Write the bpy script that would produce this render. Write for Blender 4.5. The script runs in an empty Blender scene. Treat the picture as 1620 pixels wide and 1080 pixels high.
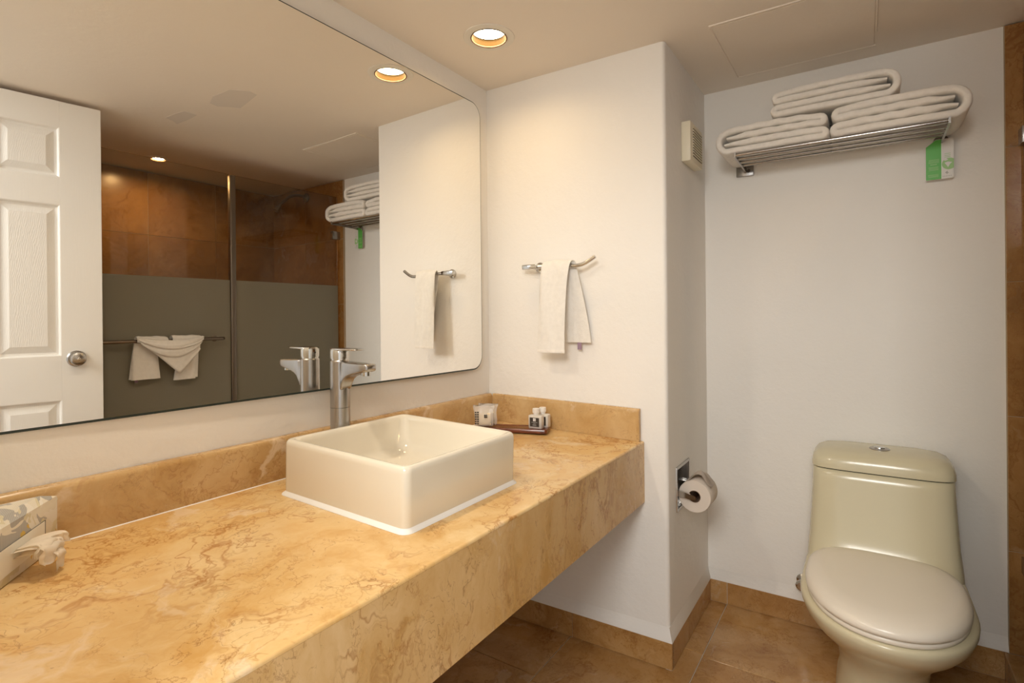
import bpy, bmesh, math, random
from mathutils import Vector, Matrix
random.seed(7)
SC = bpy.context.scene
COL = SC.collection

# ------------------------------------------------------------------ camera
F_PX, CX, CY, W_PX, H_PX = 848.30, 810.0, 504.17, 1620.0, 1080.0
YAW, PITCH, ROLL = -0.9890, -0.0016, -0.0093
CAM = Vector((-1.7641, -1.2628, 1.1721))
fw = Vector((-math.sin(YAW)*math.cos(PITCH), math.cos(YAW)*math.cos(PITCH), math.sin(PITCH)))
rt = Vector((math.cos(YAW), math.sin(YAW), 0))
up = rt.cross(fw)
r2 = rt*math.cos(ROLL) + up*math.sin(ROLL)
u2 = up*math.cos(ROLL) - rt*math.sin(ROLL)
cam = bpy.data.cameras.new('camera'); camo = bpy.data.objects.new('camera', cam); COL.objects.link(camo)
cam.sensor_width = 36; cam.lens = F_PX/W_PX*36
cam.shift_x = (W_PX/2 - CX)/W_PX; cam.shift_y = (CY - H_PX/2)/W_PX
cam.clip_start = 0.02
camo.matrix_world = Matrix(((r2.x, u2.x, -fw.x, CAM.x), (r2.y, u2.y, -fw.y, CAM.y), (r2.z, u2.z, -fw.z, CAM.z), (0, 0, 0, 1)))
SC.camera = camo
# ------------------------------------------------------------------ world, large lights, exposure
wd = bpy.data.worlds.new('world'); SC.world = wd; wd.use_nodes = True
wd.node_tree.nodes['Background'].inputs[0].default_value = (0.95, 0.93, 0.9, 1)
wd.node_tree.nodes['Background'].inputs[1].default_value = 1.1
def area(name, loc, target, sx, sy, power, col, shape='RECTANGLE', spread=None):
    l = bpy.data.lights.new(name, 'AREA'); l.shape = shape; l.size = sx; l.size_y = sy; l.energy = power; l.color = col
    if spread: l.spread = spread
    o = bpy.data.objects.new(name, l); COL.objects.link(o); o.location = loc
    o.rotation_euler = (Vector(target) - Vector(loc)).to_track_quat('-Z', 'Y').to_euler()
    return o
# daylight of the adjoining bedroom, entering through the open doorway in which the camera stands
area('bedroom_daylight', (-2.8, -1.30, 2.18), (0.3, -1.10, 0.9), 0.70, 0.60, 35, (1.0, 0.985, 0.94))
vs = SC.view_settings
vs.view_transform = 'Standard'; vs.look = 'None'; vs.gamma = 1; vs.use_curve_mapping = False
vs.exposure = -0.02
SC.cycles.use_adaptive_sampling = True; SC.cycles.adaptive_threshold = 0.03
SC.cycles.max_bounces = 10; SC.cycles.diffuse_bounces = 5; SC.cycles.glossy_bounces = 8; SC.cycles.transparent_max_bounces = 16
SC.cycles.sample_clamp_indirect = 6.0
SC.cycles.use_denoising = True; SC.cycles.use_light_tree = False

# ------------------------------------------------------------------ materials
MATS = {}
class NT:
    def __init__(s, name):
        s.m = bpy.data.materials.new(name); s.m.use_nodes = True; s.t = s.m.node_tree; s.n = s.t.nodes; s.b = s.n['Principled BSDF']; s.out = s.n['Material Output']
    def add(s, typ, **kw):
        nd = s.n.new(typ)
        for k, v in kw.items():
            if k.startswith('i_'):
                key = k[2:]; key = int(key) if key.isdigit() else key.replace('_', ' ')
                nd.inputs[key].default_value = v
            else: setattr(nd, k, v)
        return nd
    def lk(s, a, b): s.t.links.new(a, b)
    def ramp(s, fac, stops, interp='LINEAR'):
        r = s.add('ShaderNodeValToRGB'); cr = r.color_ramp; cr.interpolation = interp
        while len(cr.elements) > 1: cr.elements.remove(cr.elements[-1])
        for i, (p, c) in enumerate(stops):
            e = cr.elements[0] if i == 0 else cr.elements.new(p)
            e.position = p; e.color = (*c, 1) if len(c) == 3 else c
        s.lk(fac, r.inputs[0]); return r.outputs[0]
    def mix(s, fac, a, b, mode='MIX'):
        m = s.add('ShaderNodeMix', data_type='RGBA', blend_type=mode)
        for sock, v in ((m.inputs[0], fac), (m.inputs[6], a), (m.inputs[7], b)):
            if hasattr(v, 'is_linked'): s.lk(v, sock)
            elif isinstance(v, (int, float)): sock.default_value = v
            else: sock.default_value = (*v, 1)
        return m.outputs[2]
    def noise(s, vec, scale, detail=6, rough=.55, dist=0):
        nd = s.add('ShaderNodeTexNoise'); nd.inputs['Scale'].default_value = scale; nd.inputs['Detail'].default_value = detail
        nd.inputs['Roughness'].default_value = rough; nd.inputs['Distortion'].default_value = dist
        if vec is not None: s.lk(vec, nd.inputs['Vector'])
        return nd
    def pos(s, rnd=0.0, scale=None):
        g = s.add('ShaderNodeNewGeometry'); v = g.outputs['Position']
        if rnd:
            oi = s.add('ShaderNodeObjectInfo'); mu = s.add('ShaderNodeVectorMath', operation='SCALE'); mu.inputs[0].default_value = (1, .7, .4)
            mm = s.add('ShaderNodeMath', operation='MULTIPLY'); mm.inputs[1].default_value = rnd
            s.lk(oi.outputs['Random'], mm.inputs[0]); s.lk(mm.outputs[0], mu.inputs['Scale'])
            ad = s.add('ShaderNodeVectorMath', operation='ADD'); s.lk(v, ad.inputs[0]); s.lk(mu.outputs[0], ad.inputs[1]); v = ad.outputs[0]
        if scale:
            sc = s.add('ShaderNodeVectorMath', operation='MULTIPLY'); sc.inputs[1].default_value = scale; s.lk(v, sc.inputs[0]); v = sc.outputs[0]
        return v
    def bump(s, h, strength=.2, dist=.002):
        b = s.add('ShaderNodeBump'); b.inputs['Strength'].default_value = strength; b.inputs['Distance'].default_value = dist
        s.lk(h, b.inputs['Height']); s.lk(b.outputs[0], s.b.inputs['Normal'])
    def set(s, **kw):
        for k, v in kw.items():
            s.b.inputs[{'base': 'Base Color', 'rough': 'Roughness', 'metal': 'Metallic', 'spec': 'Specular IOR Level', 'coat': 'Coat Weight', 'sss': 'Subsurface Weight', 'trans': 'Transmission Weight'}[k]].default_value = (*v, 1) if isinstance(v, tuple) else v

def plain(name, col, rough=.5, metal=0, spec=.5, coat=0):
    t = NT(name); t.set(base=col, rough=rough, metal=metal, spec=spec, coat=coat); MATS[name] = t.m; return t.m
def plaster(name, col, col2, bump=.25):
    t = NT(name); v = t.pos()
    n1 = t.noise(v, 2.2, 4); c = t.ramp(n1.outputs[0], [(.3, col2), (.65, col)])
    t.lk(c, t.b.inputs['Base Color']); t.set(rough=.62, spec=.25)
    n2 = t.noise(v, 38, 5, .6); n3 = t.noise(v, 7, 3)
    a = t.add('ShaderNodeMath', operation='ADD'); t.lk(n2.outputs[0], a.inputs[0]); t.lk(n3.outputs[0], a.inputs[1])
    t.bump(a.outputs[0], bump, .006); MATS[name] = t.m
def marble(name, light, mid, dark, vein, scale=1.0, rough=.16, rnd=0.0, veinamt=.75, stretch=(1, 1, 1), pale=(.82, .68, .5)):
    t = NT(name); v = t.pos(rnd, tuple(scale*k for k in stretch))
    d1 = t.noise(v, 2.4, 5, .6)
    sub = t.add('ShaderNodeVectorMath', operation='SUBTRACT'); sub.inputs[1].default_value = (.5, .5, .5); t.lk(d1.outputs['Color'], sub.inputs[0])
    sca = t.add('ShaderNodeVectorMath', operation='SCALE'); sca.inputs['Scale'].default_value = .55; t.lk(sub.outputs[0], sca.inputs[0])
    ad = t.add('ShaderNodeVectorMath', operation='ADD'); t.lk(v, ad.inputs[0]); t.lk(sca.outputs[0], ad.inputs[1]); w = ad.outputs[0]
    n1 = t.noise(w, 4.5, 9, .62, .4)
    c = t.ramp(n1.outputs[0], [(.30, dark), (.47, mid), (.66, light)])
    n0 = t.noise(v, 1.3, 3, .5, .8); c = t.mix(t.ramp(n0.outputs[0], [(.5, (0, 0, 0)), (.72, (.55, .55, .55))]), c, dark)
    # soft orange veins from folded noise
    for sc_, thin, amt, colr in ((2.6, .022, veinamt, vein), (5.5, .016, veinamt*.8, vein), (9.0, .010, veinamt*.7, tuple(k*.55 for k in vein))):
        nn = t.noise(w, sc_, 4, .55, .9)
        ab = t.add('ShaderNodeMath', operation='SUBTRACT'); ab.inputs[1].default_value = .5; t.lk(nn.outputs[0], ab.inputs[0])
        ab2 = t.add('ShaderNodeMath', operation='ABSOLUTE'); t.lk(ab.outputs[0], ab2.inputs[0])
        f = t.ramp(ab2.outputs[0], [(0, (amt,)*3), (thin, (0, 0, 0))])
        gate = t.noise(v, sc_*.9, 2); g = t.ramp(gate.outputs[0], [(.48, (0, 0, 0)), (.62, (1, 1, 1))])
        c = t.mix(t.mix(1.0, f, g, 'MULTIPLY'), c, colr)
    for sc_, thin, amt, lo_, colr in ((4.5, .030, veinamt, .46, vein), (10.5, .030, veinamt*.8, .50, tuple(k*.8 for k in vein))):
        vo = t.add('ShaderNodeTexVoronoi', feature='DISTANCE_TO_EDGE'); vo.inputs['Scale'].default_value = sc_
        d2 = t.noise(v, sc_*1.6, 5, .65); s2 = t.add('ShaderNodeVectorMath', operation='SCALE'); s2.inputs['Scale'].default_value = 1.9/sc_; t.lk(d2.outputs['Color'], s2.inputs[0])
        a2 = t.add('ShaderNodeVectorMath', operation='ADD'); t.lk(w, a2.inputs[0]); t.lk(s2.outputs[0], a2.inputs[1]); t.lk(a2.outputs[0], vo.inputs['Vector'])
        f = t.ramp(vo.outputs['Distance'], [(0, (amt,)*3), (thin*.35, (amt*.5,)*3), (thin, (0, 0, 0))])
        gate = t.noise(v, sc_*.55, 3); g = t.ramp(gate.outputs[0], [(lo_, (0, 0, 0)), (lo_+.12, (1, 1, 1))])
        c = t.mix(t.mix(1.0, f, g, 'MULTIPLY'), c, colr)
    # pale calcite streaks
    nn = t.noise(w, 3.1, 6, .6, 1.4); f = t.ramp(nn.outputs[0], [(.60, (0, 0, 0)), (.68, (.5, .5, .5))])
    c = t.mix(f, c, pale)
    # fine dark flecks
    n4 = t.noise(w, 60, 3, .6); f = t.ramp(n4.outputs[0], [(.68, (0, 0, 0)), (.74, (.5, .5, .5))]); c = t.mix(f, c, tuple(k*.45 for k in vein))
    t.lk(c, t.b.inputs['Base Color']); t.set(spec=.5)
    r = t.ramp(n1.outputs[0], [(.3, (rough+.1,)*3), (.7, (rough,)*3)]); t.lk(r, t.b.inputs['Roughness'])
    t.bump(n4.outputs[0], .05, .001); MATS[name] = t.m
def fabric(name, col, bump=.5):
    t = NT(name); v = t.pos(); n = t.noise(v, 420, 3, .7); n2 = t.noise(v, 60, 4)
    c = t.ramp(n2.outputs[0], [(.3, tuple(k*.93 for k in col)), (.7, col)]); t.lk(c, t.b.inputs['Base Color'])
    t.set(rough=.95, spec=.1); t.b.inputs['Sheen Weight'].default_value = .25
    a = t.add('ShaderNodeMath', operation='ADD'); t.lk(n.outputs[0], a.inputs[0]); t.lk(n2.outputs[0], a.inputs[1])
    t.bump(a.outputs[0], bump, .004); MATS[name] = t.m

plaster('wall_paint', (.87, .845, .805), (.855, .83, .785))
plaster('ceiling_paint', (.86, .79, .70), (.845, .775, .685), .12)
plain('patch_paint', (.735, .68, .615), .7)
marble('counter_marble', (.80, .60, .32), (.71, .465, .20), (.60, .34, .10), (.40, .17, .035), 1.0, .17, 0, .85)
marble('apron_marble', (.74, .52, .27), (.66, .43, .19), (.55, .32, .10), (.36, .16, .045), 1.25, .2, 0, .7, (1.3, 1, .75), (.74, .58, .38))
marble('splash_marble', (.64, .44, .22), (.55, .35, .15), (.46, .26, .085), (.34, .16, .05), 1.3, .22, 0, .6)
marble('tile_marble', (.53, .32, .135), (.45, .245, .085), (.34, .165, .05), (.25, .10, .025), 1.5, .16, 9, .6, (1, 1, 1), (.56, .40, .24))
marble('shower_marble', (.44, .235, .085), (.35, .175, .055), (.26, .12, .03), (.22, .09, .02), 1.1, .2, 9, .6, (1, 1, 1), (.48, .30, .15))
plain('grout', (.62, .56, .47), .8); plain('shower_grout', (.42, .32, .21), .8)
plain('porcelain', (.77, .71, .59), .10, 0, .55, .3)
plain('toilet_ceramic', (.67, .61, .43), .20, 0, .5, .08)
plain('toilet_plastic', (.85, .785, .685), .25)
plain('silicone', (.84, .82, .78), .4)
plain('dark_gap', (.03, .028, .025), .8)
def metal(name, col, rough):
    t = NT(name); t.set(base=col, rough=rough, metal=1.0); MATS[name] = t.m
metal('chrome', (.60, .59, .57), .13); metal('brushed_steel', (.44, .42, .40), .27); metal('dark_steel', (.36, .345, .33), .25); metal('rail_steel', (.45, .43, .41), .18)
metal('bronze_post', (.22, .18, .145), .3)
metal('mirror_silver', (.93, .925, .90), 0.0); plain('mirror_edge', (.03, .045, .04), .3)
fabric('towel_white', (.91, .87, .81)); fabric('towel_cotton', (.86, .83, .78), .35)
plain('white_plastic', (.80, .77, .68), .4); plain('cream_plastic', (.78, .71, .55), .45); plain('vent_dark', (.10, .08, .06), .7)
def door_paint():
    t = NT('door_paint'); v = t.pos(0, (55, 55, 3.0)); n = t.noise(v, 3.0, 4, .6, .6)
    t.set(base=(.84, .82, .78), rough=.38, spec=.4); t.bump(n.outputs[0], .2, .0012); MATS['door_paint'] = t.m
    t = NT('door_paint_grain'); v = t.pos(0, (1, 1, .33))
    wv = t.add('ShaderNodeTexWave', wave_type='RINGS', rings_direction='Y'); wv.inputs['Scale'].default_value = 60; wv.inputs['Distortion'].default_value = 9; wv.inputs['Detail'].default_value = 3
    t.lk(v, wv.inputs['Vector']); t.set(base=(.84, .82, .78), rough=.38, spec=.4); t.bump(wv.outputs['Fac'], .16, .001); MATS['door_paint_grain'] = t.m
door_paint()
def emis(name, col, s):
    t = NT(name); t.set(base=(.9, .8, .6)); t.b.inputs['Emission Color'].default_value = (*col, 1); t.b.inputs['Emission Strength'].default_value = s; MATS[name] = t.m
emis('lamp_lens', (1, .86, .58), 14); emis('shower_lens', (1, .80, .5), 60)
plain('lamp_trim', (.80, .76, .68), .5); plain('lamp_gold', (.030, .016, .002), .6, 0, .1); plain('lamp_ring', (.10, .05, .02), .5)
def glass(name, tint, frost=False):
    t = NT(name); tr = t.add('ShaderNodeBsdfTransparent'); tr.inputs[0].default_value = (*tint, 1)
    gl = t.add('ShaderNodeBsdfGlossy'); gl.inputs['Roughness'].default_value = .01; gl.inputs['Color'].default_value = (1, 1, 1, 1)
    fr = t.add('ShaderNodeFresnel'); fr.inputs['IOR'].default_value = 1.32
    mx = t.add('ShaderNodeMixShader'); t.lk(fr.outputs[0], mx.inputs[0]); t.lk(tr.outputs[0], mx.inputs[1]); t.lk(gl.outputs[0], mx.inputs[2])
    t.lk(mx.outputs[0], t.out.inputs[0]); MATS[name] = t.m
glass('clear_glass', (.86, .85, .80)); glass('clear_film', (.96, .96, .95))
def frost():
    t = NT('frosted_film'); df = t.add('ShaderNodeBsdfDiffuse'); df.inputs[0].default_value = (.205, .195, .158, 1)
    tl = t.add('ShaderNodeBsdfTranslucent'); tl.inputs[0].default_value = (.30, .28, .22, 1)
    a = t.add('ShaderNodeAddShader'); t.lk(df.outputs[0], a.inputs[0]); t.lk(tl.outputs[0], a.inputs[1])
    t.lk(a.outputs[0], t.out.inputs[0]); MATS['frosted_film'] = t.m
frost()
def tissue_mat():
    t = NT('tissue_paper'); df = t.add('ShaderNodeBsdfDiffuse'); df.inputs[0].default_value = (.70, .66, .60, 1)
    tl = t.add('ShaderNodeBsdfTranslucent'); tl.inputs[0].default_value = (.30, .28, .24, 1)
    a = t.add('ShaderNodeAddShader'); t.lk(df.outputs[0], a.inputs[0]); t.lk(tl.outputs[0], a.inputs[1]); t.lk(a.outputs[0], t.out.inputs[0]); MATS['tissue_paper'] = t.m
def wood():
    t = NT('tray_wood'); v = t.pos(0, (60, 14, 60)); n = t.noise(v, 1.0, 5, .6, .5)
    c = t.ramp(n.outputs[0], [(.3, (.065, .014, .005)), (.55, (.15, .036, .011)), (.75, (.22, .06, .018))]); t.lk(c, t.b.inputs['Base Color']); t.set(rough=.22); MATS['tray_wood'] = t.m
wood()
def carton():
    t = NT('tissue_carton'); v = t.pos(0, (1, 1, 1)); vo = t.add('ShaderNodeTexVoronoi', feature='F1', distance='CHEBYCHEV'); vo.inputs['Scale'].default_value = 44
    n = t.noise(v, 14, 1); ad = t.mix(.12, v, n.outputs['Color']); t.lk(ad, vo.inputs['Vector'])
    sp = t.add('ShaderNodeSeparateColor'); t.lk(vo.outputs['Color'], sp.inputs[0])
    c = t.ramp(sp.outputs[0], [(0, (.70, .64, .52)), (.30, (.62, .55, .36)), (.55, (.74, .69, .60)), (.74, (.36, .34, .31)), (.90, (.60, .38, .04))], 'CONSTANT')
    wv = t.add('ShaderNodeTexWave'); wv.inputs['Scale'].default_value = 120; t.lk(v, wv.inputs['Vector'])
    c = t.mix(t.ramp(wv.outputs['Fac'], [(.6, (0, 0, 0)), (1, (.25, .25, .25))]), c, (.8, .76, .66))
    t.lk(c, t.b.inputs['Base Color']); t.set(rough=.4); MATS['tissue_carton'] = t.m
carton()
tissue_mat(); plain('toilet_paper', (.70, .62, .54), .95); plain('paper_core', (.30, .20, .13), .9)
plain('bottle_clear', (.66, .62, .56), .22); plain('bottle_cap', (.84, .81, .76), .35); plain('label_dark', (.055, .042, .032), .5); plain('print_white', (.88, .86, .82), .5); plain('print_black', (.02, .02, .02), .6)
plain('soap', (.78, .66, .46), .5); plain('tag_green', (.12, .50, .09), .4); plain('tag_white', (.80, .79, .76), .4); plain('tag_pale_green', (.36, .62, .26), .4)
plain('label_purple', (.32, .22, .30), .7); plain('print_grey', (.45, .45, .42), .6)
def wrap():
    t = NT('clear_wrap'); t.set(base=(.95, .93, .9), rough=.12); t.b.inputs['Alpha'].default_value = .38; MATS['clear_wrap'] = t.m
wrap()

# ------------------------------------------------------------------ mesh helpers
def bm_box(lo, hi, bev=0, seg=2, bm=None):
    b = bmesh.new(); g = bmesh.ops.create_cube(b, size=1)
    for v in b.verts: v.co = Vector(((lo[i]+hi[i])/2 + v.co[i]*(hi[i]-lo[i]) for i in range(3)))
    if bev: bmesh.ops.bevel(b, geom=b.edges[:], offset=bev, segments=seg, profile=.5, affect='EDGES')
    return join(bm, b)
def join(bm, b):
    if bm is None: return b
    me = bpy.data.meshes.new('tmp'); b.to_mesh(me); b.free(); bm.from_mesh(me); bpy.data.meshes.remove(me); return bm
def bm_loft(rings, cap=True, closed=True, bm=None):
    bm = bm or bmesh.new(); vs = [[bm.verts.new(p) for p in r] for r in rings]; n = len(rings[0])
    for a, b in zip(vs[:-1], vs[1:]):
        for i in range(n if closed else n-1):
            j = (i+1) % n; bm.faces.new((a[i], a[j], b[j], b[i]))
    if cap and closed:
        bm.faces.new(list(reversed(vs[0]))); bm.faces.new(vs[-1])
    return bm
def bm_tube(pts, r, seg=12, bm=None, cap=True):
    pts = [Vector(p) for p in pts]; rs = r if isinstance(r, (list, tuple)) else [r]*len(pts)
    rings = []; prev = None
    for i, p in enumerate(pts):
        t = (pts[min(i+1, len(pts)-1)] - pts[max(i-1, 0)]).normalized()
        if prev is None:
            a = Vector((0, 0, 1)) if abs(t.z) < .9 else Vector((1, 0, 0)); x = t.cross(a).normalized()
        else: x = (prev - t*prev.dot(t)).normalized()
        prev = x; y = t.cross(x)
        rings.append([p + (x*math.cos(2*math.pi*k/seg) + y*math.sin(2*math.pi*k/seg))*rs[i] for k in range(seg)])
    return bm_loft(rings, cap, True, bm)
def bm_lathe(prof, seg=32, bm=None, origin=(0, 0, 0), axis='z', cap=True):
    o = Vector(origin)
    def P(r, h, a):
        c, s = r*math.cos(a), r*math.sin(a)
        return o + {'z': Vector((c, s, h)), 'x': Vector((h, c, s)), 'y': Vector((s, h, c))}[axis]
    return bm_loft([[P(r, h, 2*math.pi*k/seg) for k in range(seg)] for r, h in prof], cap, True, bm)
def bm_prism(poly, h0, h1, axis='z', bm=None, bev=0):
    def P(u, v, h): return {'z': (u, v, h), 'y': (u, h, v), 'x': (h, u, v)}[axis]
    b = bm_loft([[P(u, v, h0) for u, v in poly], [P(u, v, h1) for u, v in poly]])
    if bev: bmesh.ops.bevel(b, geom=b.edges[:], offset=bev, segments=2, profile=.5, affect='EDGES')
    return join(bm, b)
def rrect(x0, x1, y0, y1, r, n=5):
    pts = []
    for cx, cy, a0 in ((x1-r, y1-r, 0), (x0+r, y1-r, 90), (x0+r, y0+r, 180), (x1-r, y0+r, 270)):
        for k in range(n+1):
            a = math.radians(a0 + 90*k/n); pts.append((cx + r*math.cos(a), cy + r*math.sin(a)))
    return pts
def obj(name, bm, mat, parent=None, smooth=True, angle=35, loc=None, rot=None):
    bmesh.ops.recalc_face_normals(bm, faces=bm.faces[:])
    me = bpy.data.meshes.new(name); bm.to_mesh(me); bm.free()
    me.materials.append(MATS[mat]) if mat else None
    o = bpy.data.objects.new(name, me); COL.objects.link(o)
    if smooth:
        me.polygons.foreach_set('use_smooth', [True]*len(me.polygons)); me.set_sharp_from_angle(angle=math.radians(angle))
    if parent: o.parent = parent
    if loc: o.location = loc
    if rot: o.rotation_euler = rot
    return o
def tag(o, label, cat, group=None):
    o['label'] = label; o['category'] = cat
    if group: o['group'] = group
    return o
def thing(name, label, cat, loc=(0, 0, 0), rot=(0, 0, 0), group=None):
    o = bpy.data.objects.new(name, None); COL.objects.link(o); o.location = loc; o.rotation_euler = rot; o.empty_display_size = .05
    return tag(o, label, cat, group)
def struct(name, bm, mat, **k):
    o = obj(name, bm, mat, **k)
    if o.parent is None: o['kind'] = 'structure'
    return o
def cut(o, lo, hi, bev=0):
    c = obj('cutter', bm_box(lo, hi, bev), None)
    m = o.modifiers.new('b', 'BOOLEAN'); m.operation = 'DIFFERENCE'; m.solver = 'EXACT'; m.object = c
    bpy.context.view_layer.update()
    me = bpy.data.meshes.new_from_object(o.evaluated_get(bpy.context.evaluated_depsgraph_get()))
    o.modifiers.clear(); o.data = me; bpy.data.objects.remove(c)
def catmull(pts, n=8):
    out = []; P = [Vector(p) for p in pts]
    for i in range(len(P)-1):
        p0, p1, p2, p3 = P[max(i-1, 0)], P[i], P[i+1], P[min(i+2, len(P)-1)]
        for k in range(n):
            t = k/n
            out.append(.5*((2*p1) + (p2-p0)*t + (2*p0-5*p1+4*p2-p3)*t*t + (3*p1-p0-3*p2+p3)*t**3))
    out.append(P[-1]); return out

# ------------------------------------------------------------------ room dimensions (metres)
H = 2.09
D1, X2, D2 = 0.712, 0.541, 1.640           # pillar depth, toilet wall, end of toilet wall
XE = -1.65                                  # entry wall
SB = -2.45                                  # shower back wall
ZB = 0.09                                   # skirting height

# floor: grout bed and stone tiles
fl = struct('floor', bm_box((-3.6, -2.6, -.06), (.7, .2, -.004)), 'grout', smooth=False)
rows = [(.088, -.35, -.26), (-.35, -.786, .148), (-.786, -1.222, .130), (-1.222, -1.645, -.10)]
TL = .436
for (ya, yb, xo) in rows:
    k = -6
    while xo + k*TL < .54:
        x0, x1 = xo + k*TL, xo + (k+1)*TL; k += 1
        x0c, x1c = max(x0, XE-.12), min(x1, X2)
        if x1c - x0c < .02: continue
        dz = random.uniform(-.0004, .0004)
        obj('tile', bm_box((x0c+.0016, yb+.0016, -.006), (x1c-.0016, min(ya, .0)-.0016, dz), .0012, 1), 'tile_marble', fl, angle=25)
sf = struct('floor_shower', bm_box((-1.6, SB, -.05), (.56, -1.70, .01)), 'tile_marble', smooth=False)

# walls
struct('wall_back', bm_box((XE-.12, .008, -.05), (.7, .10, H+.05)), 'wall_paint')
pil = [(-.005, .02), (.0112-.0, -D1+.014)]
for k in range(1, 6):
    a = math.radians(180 + 90*k/5); pil.append((.0112+.014 + .014*math.cos(a), -D1+.014 + .014*math.sin(a)))
pil += [(X2+.02, -D1), (X2+.02, .02)]
wr = struct('wall_right', bm_prism(pil, -.05, H+.05), 'wall_paint')
cut(wr, (.108, -D1-.05, .503), (.250, -D1+.075, .637))
wr.data.polygons.foreach_set('use_smooth', [True]*len(wr.data.polygons)); wr.data.set_sharp_from_angle(angle=math.radians(30))
struct('wall_alcove', bm_box((X2, -D2, -.05), (X2+.1, -D1+.02, H+.05)), 'wall_paint')
we = bm_box((XE-.10, -.68, -.05), (XE, .02, H+.05))
we = bm_box((XE-.10, -SB*-1, -.05), (XE, -1.60, H+.05), 0, 2, we); we = bm_box((XE-.10, -1.62, 2.082), (XE, -.67, H+.05), 0, 2, we)
struct('wall_entry', we, 'wall_paint', smooth=False)
ce = struct('ceiling', bm_box((XE-.12, SB-.1, H), (.7, .1, H+.1)), 'ceiling_paint', smooth=False)
# bulge-edged access panel, plaster seams and retouched paint spots on the ceiling
def seam(pts, w, h, name):
    obj(name, bm_tube([(x, y, H) for x, y in pts], [w]*len(pts), 6), 'ceiling_paint', ce)
hx0, hx1, hy0, hy1 = .012, .442, -.866, -1.300
hp = obj('access_panel', bm_box((hx0+.004, hy1+.004, H-.0025), (hx1-.004, hy0-.004, H+.004), .0012, 1), 'ceiling_paint', ce)
for nm, pts in (('seam', [(hx0-.008, hy0+.01), (hx0-.004, (hy0+hy1)/2), (hx0-.006, hy1)]), ('seam', [(hx0, hy0+.008), (hx1, hy0+.006)]), ('seam', [(hx1, hy0), (hx1+.002, hy1)]), ('seam', [(hx0, hy1), (hx1-.1, hy1)])):
    seam(pts, .0035, 0, nm)
for poly in ([(-.596, -1.06), (-.622, -.98), (-.616, -.86), (-.56, -.812), (-.525, -.82), (-.505, -.93), (-.492, -1.01), (-.52, -1.03), (-.56, -1.07)],
             [(-.632, -1.39), (-.628, -1.30), (-.618, -1.24), (-.563, -1.24), (-.560, -1.34), (-.565, -1.43), (-.60, -1.40)]):
    obj('paint_patch', bm_prism(poly, H-.0006, H+.001), 'patch_paint', ce, smooth=False)
# plaster cove above the skirting
def cove(name, p0, p1, nrm, m0=0, m1=0):
    n = Vector((nrm[0], nrm[1], 0)); rr = []; d = (Vector((*p1, 0))-Vector((*p0, 0))).normalized()
    for p, m in ((p0, -m0), (p1, m1)):
        p = Vector((p[0], p[1], 0))
        rr.append([p + n*o + d*(m*o) + Vector((0, 0, z)) for o, z in ((-.01, ZB), (.0125, ZB), (.0115, ZB+.006), (.005, ZB+.024), (.0002, ZB+.044), (-.01, ZB+.044))])
    struct(name, bm_loft(rr), 'wall_paint', angle=50)
cove('trim_1', (-.003, .0), (.0112, -D1), (-1, 0), 0, 1); cove('trim_2', (.0112, -D1), (X2, -D1), (0, -1), 1, -1); cove('trim_3', (X2, -D1), (X2, -D2), (-1, 0), -1, 0)
# skirting of stone tiles
def skirting(name, p0, p1, nrm, joints):
    p0, p1, n = Vector((*p0, 0)), Vector((*p1, 0)), Vector((*nrm, 0)); d = (p1-p0); L = d.length; d.normalize()
    bed = bm_loft([[p + n*o + Vector((0, 0, z)) for o, z in ((-.01, 0), (.009, 0), (.009, ZB-.001), (-.01, ZB-.001))] for p in (p0, p1)])
    b = struct(name, bed, 'grout', smooth=False)
    js = [0]+joints+[L]
    for a, c in zip(js[:-1], js[1:]):
        t = bm_loft([[p0 + d*s + n*o + Vector((0, 0, z)) for o, z in ((.002, .002), (.012, .002), (.012, ZB-.001), (.011, ZB), (.002, ZB))] for s in (a+.001, c-.001)])
        obj('tile', t, 'tile_marble', b, angle=25)
skirting('baseboard_right', (-.003, -.004), (.0112, -D1-.012), (-1, 0), [.355])
skirting('baseboard_return', (0.0, -D1), (X2, -D1), (0, -1), [.196])
skirting('baseboard_alcove', (X2, -D1), (X2, -D2), (-1, 0), [.076, .512])
skirting('baseboard_back', (XE, .008), (-.01, .008), (0, -1), [.2, .636, 1.072, 1.508])

# ------------------------------------------------------------------ shower enclosure
def tiled(name, axis, base, u0, u1, v0, v1, us, vs_, thick, mat, sgn):
    # axis 'x': plane x=base, u=y ; axis 'y': plane y=base, u=x
    def bx(a, b, c, d_, t0, t1, bev=0):
        lo, hi = min(t0, t1), max(t0, t1)
        if axis == 'x': return bm_box((lo, a, c), (hi, b, d_), bev, 1)
        return bm_box((a, lo, c), (b, hi, d_), bev, 1)
    w = struct(name, bx(u0, u1, v0, v1, base + sgn*(thick-.002), base - sgn*.08), 'shower_grout', smooth=False)
    U = [u0]+us+[u1]; V = [v0]+vs_+[v1]
    for a, b in zip(U[:-1], U[1:]):
        for c, d_ in zip(V[:-1], V[1:]):
            j = random.uniform(-.0004, .0004)
            obj('tile', bx(a+.001, b-.001, c+.001, d_-.001, base + sgn*(thick+j), base + sgn*(thick-.008), .001), mat, w, angle=25)
tiled('wall_shower_side', 'x', X2, SB, -D2, -.03, H-.004, [-2.05], [.09, .416, .845, 1.272, 1.70], .016, 'shower_marble', -1)
tiled('wall_shower_back', 'y', SB, -1.6, X2-.005, 0, H-.004, [-1.51, -1.105, -.70, -.30, .105], [.42, .845, 1.272, 1.70], .012, 'shower_marble', 1)
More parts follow.
